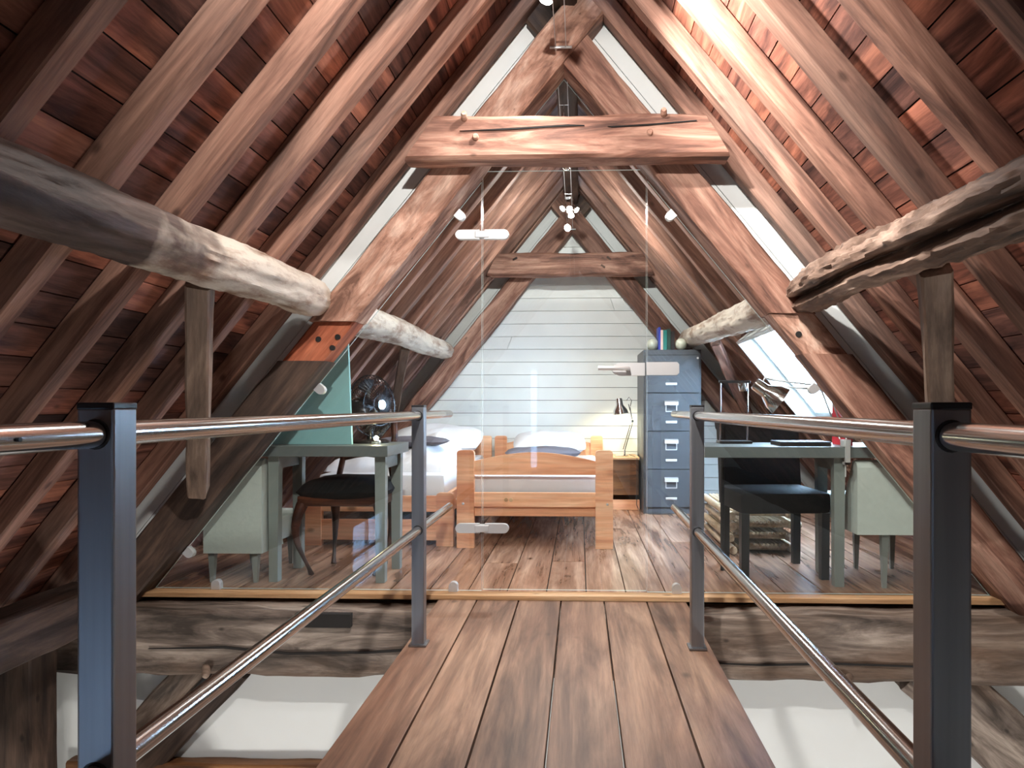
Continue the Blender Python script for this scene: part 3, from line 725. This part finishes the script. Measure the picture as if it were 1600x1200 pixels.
# ------------------------------------------------------------------ filing cabinet
fc = thing('filing_cabinet', 'tall grey four drawer steel filing cabinet', 'cabinet', (.755, 6.1, 0))
cx0, cx1, cy0, cy1 = .522, .992, 5.79, 6.41
mk('body', box(cx0, cx1, cy0+.008, cy1, .0, 1.345, .004), M_cab, fc)
mk('drawer_gap', box(cx0+.012, cx1-.012, cy0+.004, cy0+.012, .05, 1.305), M_cabdark, fc)
for i in range(4):
    zb = .055+i*.3125
    dr = mk('drawer', box(cx0+.016, cx1-.016, cy0-.008, cy0+.006, zb, zb+.306, .003), M_cab, fc)
    xm = (cx0+cx1)/2
    zt = zb+.24
    xm += -.01
    mk('handle', prism([(cy0-.008, zt+.006), (cy0-.032, zt-.004), (cy0-.034, zt-.03), (cy0-.028, zt-.03), (cy0-.026, zt-.008), (cy0-.008, zt)], xm-.055, xm+.055, 'x'), M_alu, dr)
    mk('label_holder', join(box(xm-.047, xm-.040, cy0-.013, cy0-.007, zt-.085, zt-.03), box(xm+.040, xm+.047, cy0-.013, cy0-.007, zt-.085, zt-.03), box(xm-.04, xm+.04, cy0-.013, cy0-.007, zt-.085, zt-.077)), M_alu, dr)
    mk('pull', box(xm-.046, xm+.046, cy0-.016, cy0-.007, zt-.178, zt-.158, .003), M_alu, dr)
mk('lock', lathe([(.009, 0), (.008, .006)], 12, Matrix.Translation((cx1-.03, cy0-.008, 1.275)) @ aim((0, -1, 0))), M_alu, fc)
# books and marble balls on top
def book(label, x, w, h, col, d=.15):
    t = thing('book', label, 'book', (x+w/2, 5.9, 1.345), 'books on the filing cabinet')
    cm = plain('book_cover', col, .5)
    mk('cover', join(box(x, x+.0025, 5.84, 5.84+d, 1.3455, 1.3455+h), box(x+w-.0025, x+w, 5.84, 5.84+d, 1.3455, 1.3455+h), box(x+.0025, x+w-.0025, 5.84, 5.8425, 1.3455, 1.3455+h)), cm, t)
    mk('pages', box(x+.0027, x+w-.0027, 5.8427, 5.835+d, 1.348, 1.3445+h), M_cloth, t)
book('blue book, tallest of the row on the filing cabinet', .650, .016, .190, srgb(40, 54, 150))
book('pale pink book beside the blue one on the filing cabinet', .667, .020, .165, srgb(214, 186, 176))
book('teal book in the middle of the row on the filing cabinet', .689, .030, .165, srgb(30, 118, 112))
book('dark green book on the filing cabinet', .721, .028, .175, srgb(28, 62, 56))
book('black book at the right end of the row on the filing cabinet', .751, .030, .155, srgb(26, 26, 28))
def ball(label, x, y, r):
    o = mk('marble_ball', lathe([(r*math.sin(math.pi*i/16), -r*math.cos(math.pi*i/16)) for i in range(17)], 24, Matrix.Translation((x, y, 1.3455+r))), M_marble, None, None, True)
    tag(o, label, 'ball', 'marble book ends')
ball('green white marble ball left of the books on the cabinet', .612, 5.93, .052)
ball('marble ball right of the books next to the log end', .838, 5.87, .05)

# ------------------------------------------------------------------ tables by the glass
def table(label, x0, x1, y0, y1, legs, thin=()):
    t = thing('table', label, 'table', ((x0+x1)/2, (y0+y1)/2, 0))
    mk('tabletop', box(x0, x1, y0, y1, .632, .685, .003), M_tabletop, t)
    for x in sorted({q[0] for q in legs if q[1] < 3.6}): mk('apron', box(x-.01, x+.01, y0+.095, y1-.085, .565, .632), M_table, t)
    for x, y in thin: mk('leg', tube([(x, y, 0), (x, y, .632)], .011, 10), M_black, t, None, True)
    for x, y in legs: mk('leg', xf(prism([(-.022, 0), (.022, 0), (.027, .632), (-.027, .632)], -.024, .024), Matrix.Translation((x, y, 0))), M_table, t)
    return t
table('grey green table with a fan behind the left glass pane', -1.64, -.945, 3.43, 3.86, [(-.995, 3.50), (-.995, 3.80), (-1.535, 3.80), (-1.535, 3.50)])
table('grey table with jointed lamps behind the right glass pane', .605, 1.60, 3.43, 3.86, [(1.285, 3.80), (1.265, 3.50)], [(.765, 3.81)])
tag(mk('teal_panel', prism([(-1.60, .686), (-1.165, .686), (-1.185, 1.205), (-1.30, 1.18)], 3.56, 3.58), M_teal), 'teal painted board standing on the left table', 'board')

# fan
fan = thing('desk_fan', 'black and chrome caged desk fan on the left table', 'fan', (-1.11, 3.72, .685))
fc_ = Vector((-1.105, 3.72, .885)); fd = Vector((.86, -.5, .06)).normalized()
FM = Matrix.Translation(fc_) @ aim(fd)
mk('base', lathe([(.10, .686), (.10, .694), (.085, .702), (.02, .708), (.014, .76)], 28, Matrix.Translation((-1.12, 3.73, 0))), M_blackmetal, fan, None, True)
mk('motor', lathe([(0, -.13), (.035, -.128), (.05, -.11), (.052, -.05), (.04, -.035), (0, -.03)], 22, FM), M_blackmetal, fan, None, True)
mk('yoke', tube([(-1.12, 3.73, .75), fc_-fd*.09+Vector((0, 0, -.06)), fc_-fd*.09], .012, 10), M_blackmetal, fan, None, True)
def cage(sign):
    l = []
    prof = [(.02, .065), (.08, .06), (.125, .046), (.152, .024), (.163, .002)]
    for k in range(44):
        a = 2*math.pi*k/44
        l.append(tube([(r*math.cos(a), r*math.sin(a), sign*z) for r, z in prof], .0016, 4, False, False))
    for r, z in ((.05, .063), (.11, .052), (.163, 0)): l.append(ring((0, 0, sign*z), r, .0028 if r > .15 else .0016))
    return xf(join(*l), FM)
mk('front_cage', cage(1), M_blackmetal, fan, None, True)
mk('back_cage', cage(-1), M_blackmetal, fan, None, True)
mk('badge', lathe([(.026, .062), (.026, .07), (0, .072)], 20, FM), M_chrome, fan, None, True)
for k in range(4):
    a = k*math.pi/2+.3; V = []; F = []
    for i in range(6):
        r = .03+.115*i/5; w = .35+.25*i/5
        for j in range(5):
            u = -w+2*w*j/4; V.append((r*math.cos(a+u), r*math.sin(a+u), -.022+.035*j/4)); 
    n = len(V); V += [(x, y, z_-.0015) for x, y, z_ in V]
    for i in range(5):
        for j in range(4):
            q = i*5+j; F += [(q, q+1, q+6, q+5), (n+q, n+q+5, n+q+6, n+q+1)]
    mk('blade', xf((V, F), FM), M_blackmetal, fan, None, True)
pk = thing('puck_lamp', 'small glowing lamp at the foot of the fan', 'lamp', (-1.05, 3.66, .685))
mk('housing', lathe([(.024, .686), (.026, .70), (.020, .706), (0, .707)], 18, Matrix.Translation((-1.05, 3.60, 0))), M_chrome, pk, None, True)
mk('bulb', lathe([(0, .707), (.012, .710), (.012, .722), (0, .73)], 14, Matrix.Translation((-1.05, 3.60, 0))), M_bulbw, pk, None, True)
light('POINT', 'puck_lamp_light', (-1.05, 3.60, .745), .8, (1, .88, .55), .015)

# balloon-back chair on the left
bc = thing('balloon_back_chair', 'antique dark wood chair with domed black seat under the left table', 'chair', (-1.235, 3.78, 0))
sv = cushion(.47, .44, .13, p=4, rough=.004); mk('seat', xf(sv, Matrix.Translation((-1.235, 3.77, .375))), M_blackuph, bc, None, True)
mk('seat_frame', box(-1.455, -1.015, 3.57, 3.97, .365, .42, .012), M_mahog, bc, None, True)
def cab_leg(x, y, s, f):
    pts = []; rr = []
    for i in range(11):
        t_ = i/10; zz = .375*(1-t_)
        b = .045*math.sin(math.pi*(t_*1.25))*(1-t_*.25)-.02*t_
        pts.append((x+s*b*.7, y+f*b, zz)); rr.append(.031-.021*min(1, t_*1.35)+(.006 if i == 10 else 0))
    return tube(pts, rr, 10)
for x, y, s, f in ((-1.435, 3.595, -1, -1), (-1.035, 3.595, 1, -1), (-1.39, 3.95, -.3, 1), (-1.08, 3.95, .3, 1)):
    mk('leg', cab_leg(x, y, s, f), M_mahog, bc, None, True)
pts = [(-1.36, 3.965, .40), (-1.375, 3.975, .48), (-1.355, 3.985, .58), (-1.38, 4.0, .70), (-1.37, 4.015, .80), (-1.31, 4.03, .875), (-1.22, 4.035, .90), (-1.13, 4.03, .875), (-1.07, 4.015, .80), (-1.06, 4.0, .70), (-1.085, 3.985, .58), (-1.065, 3.975, .48), (-1.08, 3.965, .40)]
mk('back_hoop', tube(pts, [.017]*3+[.019, .022, .024, .026, .024, .022, .019]+[.017]*3, 10), M_mahog, bc, None, True)
mk('back_rail', tube([(-1.355, 3.985, .58), (-1.28, 3.985, .60), (-1.22, 3.985, .61), (-1.16, 3.985, .60), (-1.085, 3.985, .58)], [.012, .014, .017, .014, .012], 8), M_mahog, bc, None, True)

# black upholstered chair on the right
kc = thing('upholstered_chair', 'black upholstered dining chair with a rolled back under the right table', 'chair', (1.02, 3.8, 0))
KM = Matrix.Translation((1.025, 3.80, 0)) @ Matrix.Rotation(R(4), 4, 'Z')
mk('seat', box(-.235, .235, -.215, .20, .335, .445, .03), M_blackuph, kc, KM, True)
bp_ = [(.165, .34), (.215, .34), (.245, .60), (.275, .745), (.30, .755), (.315, .78), (.31, .808), (.285, .825), (.25, .825), (.222, .805), (.21, .775), (.195, .60), (.17, .45)]
mk('backrest', prism(bp_, -.225, .225, 'x'), M_blackuph, kc, KM)
for x, y, b in ((-.205, -.185, 0), (.205, -.185, 0), (-.20, .185, .03), (.20, .185, .03)):
    mk('leg', prism([(y-.018, 0), (y+.018, 0), (y+.024-b*0, .338), (y-.024, .338)], x-.02, x+.02, 'x'), M_black, kc, KM)

# light grey easy chairs half under the table ends
def easy(label, x0, x1, zb, legs, flip):
    t = thing('easy_chair', label, 'chair', ((x0+x1)/2, 3.7, 0))
    prof = [(3.435, zb), (3.435, .585), (3.45, .61), (3.475, .62), (3.50, .61), (3.56, .50), (3.69, zb)]
    mk('backrest', prism(prof, x0, x1, 'x'), M_greyuph, t)
    mk('seat', box(x0, x1, 3.66, 3.99, zb+.02, zb+.15, .02), M_greyuph, t, None, True)
    for x, y in legs:
        mk('leg', xf(lathe([(.013, 0), (.024, zb+.005)], 4, Matrix.Rotation(R(45), 4, 'Z')), Matrix.Translation((x, y, 0))), M_greyleg, t)
    return t
easy('light grey upholstered easy chair at the right end of the right table', 1.335, 1.74, .262, [(1.475, 3.47), (1.50, 3.88), (1.69, 3.88), (1.70, 3.47)], 1)
easy('light grey upholstered easy chair at the left end of the left table', -1.87, -1.575, .15, [(-1.84, 3.47), (-1.62, 3.47), (-1.62, 3.9), (-1.84, 3.9)], -1)

# ------------------------------------------------------------------ things on the right table
al = thing('jointed_lamp', 'chrome jointed desk lamp clamped to the right table before the skylight', 'lamp', (1.28, 3.55, .685))
mk('clamp', join(box(1.265, 1.30, 3.422, 3.47, .6855, .72, .003), box(1.272, 1.292, 3.410, 3.428, .60, .72), box(1.272, 1.292, 3.410, 3.46, .60, .612), tube([(1.282, 3.445, .612), (1.282, 3.445, .632)], .006, 8)), M_satin, al)
mk('screw', tube([(1.282, 3.445, .54), (1.282, 3.445, .60)], .004, 8), M_satin, al)
J = Vector((1.215, 3.60, .975)); B0 = Vector((1.275, 3.50, .72)); H0 = Vector((.985, 3.66, 1.005))
mk('lower_arm', join(tube([B0, J], .0045, 8), tube([B0+Vector((.035, .01, .0)), J+Vector((.035, .01, .0))], .0045, 8)), M_satin, al, None, True)
mk('joint', join(box(J.x-.02, J.x+.035, J.y-.012, J.y+.012, J.z-.015, J.z+.02, .004)), M_satin, al)
mk('upper_arm', join(tube([J+Vector((-.01, 0, .01)), H0+Vector((0, 0, .012))], .0042, 8), tube([J+Vector((-.015, 0, -.012)), H0+Vector((.02, 0, -.018))], .0042, 8), tube([J+Vector((-.02, .005, .0)), (J+H0)/2+Vector((0, 0, -.015))], .003, 6)), M_satin, al, None, True)
mk('neck', tube([H0+Vector((.02, 0, .01)), H0+Vector((-.035, 0, .02)), H0+Vector((-.045, -.01, .0)), H0+Vector((-.02, -.02, -.035))], .006, 8), M_satin, al, None, True)
mk('lamp_head', bell(Matrix.Translation((1.02, 3.62, .905)) @ aim((-.75, .12, .55)), 1.35), M_chrome, al, None, True)
bl = thing('desk_lamp', 'black square framed desk lamp on the right table', 'lamp', (.81, 3.75, .685))
mk('base', box(.73, .90, 3.70, 3.80, .6855, .70, .004), M_black, bl)
mk('stem', join(tube([(.742, 3.75, .70), (.742, 3.75, 1.01)], .0045, 8)), M_chrome, bl, None, True)
mk('stem', join(tube([(.885, 3.75, .70), (.885, 3.75, .985)], .0045, 8)), M_chrome, bl, None, True)
mk('arm', box(.735, .90, 3.742, 3.758, 1.003, 1.017, .003), M_black, bl)
mk('lamp_head', lathe([(.018, .96), (.026, .985), (.026, 1.003), (0, 1.004)], 18, Matrix.Translation((.862, 3.75, 0))), M_chrome, bl, None, True)
rbx = thing('red_folder', 'bright red upright folder on the right table', 'folder', (1.345, 3.62, .685))
mk('cover', join(box(1.315, 1.319, 3.55, 3.72, .6855, .885), box(1.352, 1.356, 3.55, 3.72, .6855, .885), box(1.319, 1.352, 3.55, 3.554, .6855, .885)), M_red, rbx)
mk('papers', box(1.321, 1.350, 3.556, 3.71, .688, .87), M_cloth, rbx)
lt = thing('laptop', 'closed dark laptop lying on the right table', 'laptop', (1.12, 3.6, .685))
mk('base', box(.985, 1.235, 3.50, 3.68, .6855, .697, .003), M_black, lt)
mk('lid', box(.985, 1.235, 3.50, 3.68, .6975, .706, .003), M_cabdark, lt)

# ------------------------------------------------------------------ bamboo racks
def rack(label, k):
    z0 = .001+k*.068; dx = random.uniform(-.015, .015)
    t = thing('bamboo_rack', label, 'rack', (1.09, 4.6, z0), 'stack of bamboo racks')
    for x in (.90, 1.26): mk('side_pole', tube([(x+dx, 4.20+random.uniform(-.03, .02), z0+.03), (x+dx, 5.05, z0+.03)], .024, 10), M_bamboo, t, None, True)
    for y in (4.30, 4.62, 4.95): mk('cross_bar', tube([(.90+dx, y, z0+.030), (1.315+dx, y-.03, z0+.03)], .016, 8), M_bamboo, t, None, True)
    for i in range(14): mk('slat', tube([(.928+i*.0235+dx, 4.24, z0+.052), (.928+i*.0235+dx, 5.02, z0+.052)], .009, 6), M_bamboo, t, None, True)
for k, l in enumerate(('bamboo slat rack at the bottom of the stack behind the black chair', 'bamboo slat rack second from the floor in the stack', 'bamboo slat rack second from the top of the stack', 'bamboo slat rack on top of the stack behind the black chair')): rack(l, k)

# ------------------------------------------------------------------ cable spotlights
def cable(label, y0, y1, z0, z1, bracket):
    t = thing('cable_track', label, 'cable', (XC, y1, z1))
    for x in (-.108, -.062): mk('wire', tube([(x, y0, z0), (x, y1, z1)], .0022, 6), M_satin, t, None, True)
    mk('bracket', join(tube([(-.135, y1, z1), (-.035, y1, z1)], .006, 8), tube([(-.108, y1-.0, z1), (-.108, y1+bracket, z1)], .005, 8)), M_satin, t, None, True)
    return t
cable('pair of tensioned lamp wires running to the front truss', Y0, 3.155, 2.49, 2.49, .03)
cable('pair of tensioned lamp wires in the bedroom beyond the glass', 3.36, 6.20, 2.49, 2.44, .03)
def spot(label, loc, d, stem_top, energy, angle, s=1.0, col=(1, .955, .91), size=.025):
    t = thing('spotlight', label, 'spotlight', loc, 'halogen cable spotlights')
    d = Vector(d).normalized(); M = Matrix.Translation(loc) @ aim(d)
    hd = mk('reflector', lathe([(.008*s, -.045*s), (.010*s, -.03*s), (.018*s, -.012*s), (.026*s, .012*s), (.0245*s, .012*s), (.016*s, -.010*s), (0, -.016*s)], 20, M), M_chrome, t, None, True)
    mk('bulb', lathe([(.0235*s, .004*s), (.018*s, .013*s), (0, .017*s)], 18, M), M_bulb, t, None, True)
    p = Vector(loc)-d*.04*s
    mk('stem', join(tube([p, Vector((p.x, p.y, stem_top))], .003, 6), tube([(-.112, p.y, stem_top), (-.058, p.y, stem_top)], .003, 6)), M_chrome, t, None, True)
    light('SPOT', 'spotlight_beam', Vector(loc)+d*.03*s, energy, col, size, Vector(loc)+d*2, angle, .7)
    return t
spot('lit halogen spotlight hanging before the front truss at the top of the picture', (-.128, 2.72, 2.46), (-.2, -.1, -.95), 2.49, 55, 135)
spot('halogen spotlight aimed at the right roof slope', (-.05, 2.30, 2.42), (1, .18, -.3), 2.49, 190, 110)
spot('halogen spotlight aimed at the front truss', (-.10, .85, 2.36), (-.02, 1, -.5), 2.49, 215, 98)
spot('halogen spotlight over the walkway', (-.08, 1.2, 2.42), (.05, .8, -1), 2.49, 50, 80)
spot('left head of the three lit spotlights in the bedroom', (-.125, 5.30, 2.375), (-.6, -.55, -.75), 2.46, 30, 130, .9)
spot('right head of the three lit spotlights in the bedroom', (-.03, 5.34, 2.375), (.65, -.4, -.75), 2.46, 45, 130, .9)
spot('lowest head of the three lit spotlights in the bedroom', (-.065, 5.22, 2.30), (.1, -.5, -.9), 2.46, 40, 130, .9)
spot('added bedroom spotlight aimed at the white end wall', (-.085, 4.4, 2.375), (0, 1, -.5), 2.48, 90, 110, .9, (1, .985, .96))  # extra lamp added to brighten the end wall
spot('added bedroom spotlight hidden just behind the collar beam', (-.085, 3.75, 2.40), (0, .2, -1), 2.485, 85, 140, .9)  # lamp added out of sight to brighten the furniture near the glass
for x, l in ((-1.5, 'left'), (1.4, 'right')):  # unseen globe lamps added to light the white lower panels
    t = thing('added_globe_lamp', 'added unseen white globe pendant lamp in the lower storey on the %s' % l, 'lamp', (x, 1.6, -1.4))
    mk('globe', lathe([(.11*math.sin(math.pi*i/14), -.11*math.cos(math.pi*i/14)) for i in range(15)], 20, Matrix.Translation((x, 1.6, -1.4))), emit('lit_globe', (1, .96, .9), 12), t, None, True)
    mk('cord', tube([(x, 1.6, -1.29), (x*1.0, 1.6, -.9)], .004, 6), M_black, t)
    light('POINT', 'added_globe_light', (x, 1.6, -1.4), 150, (1, .96, .9), .12).data.shadow_soft_size = .13
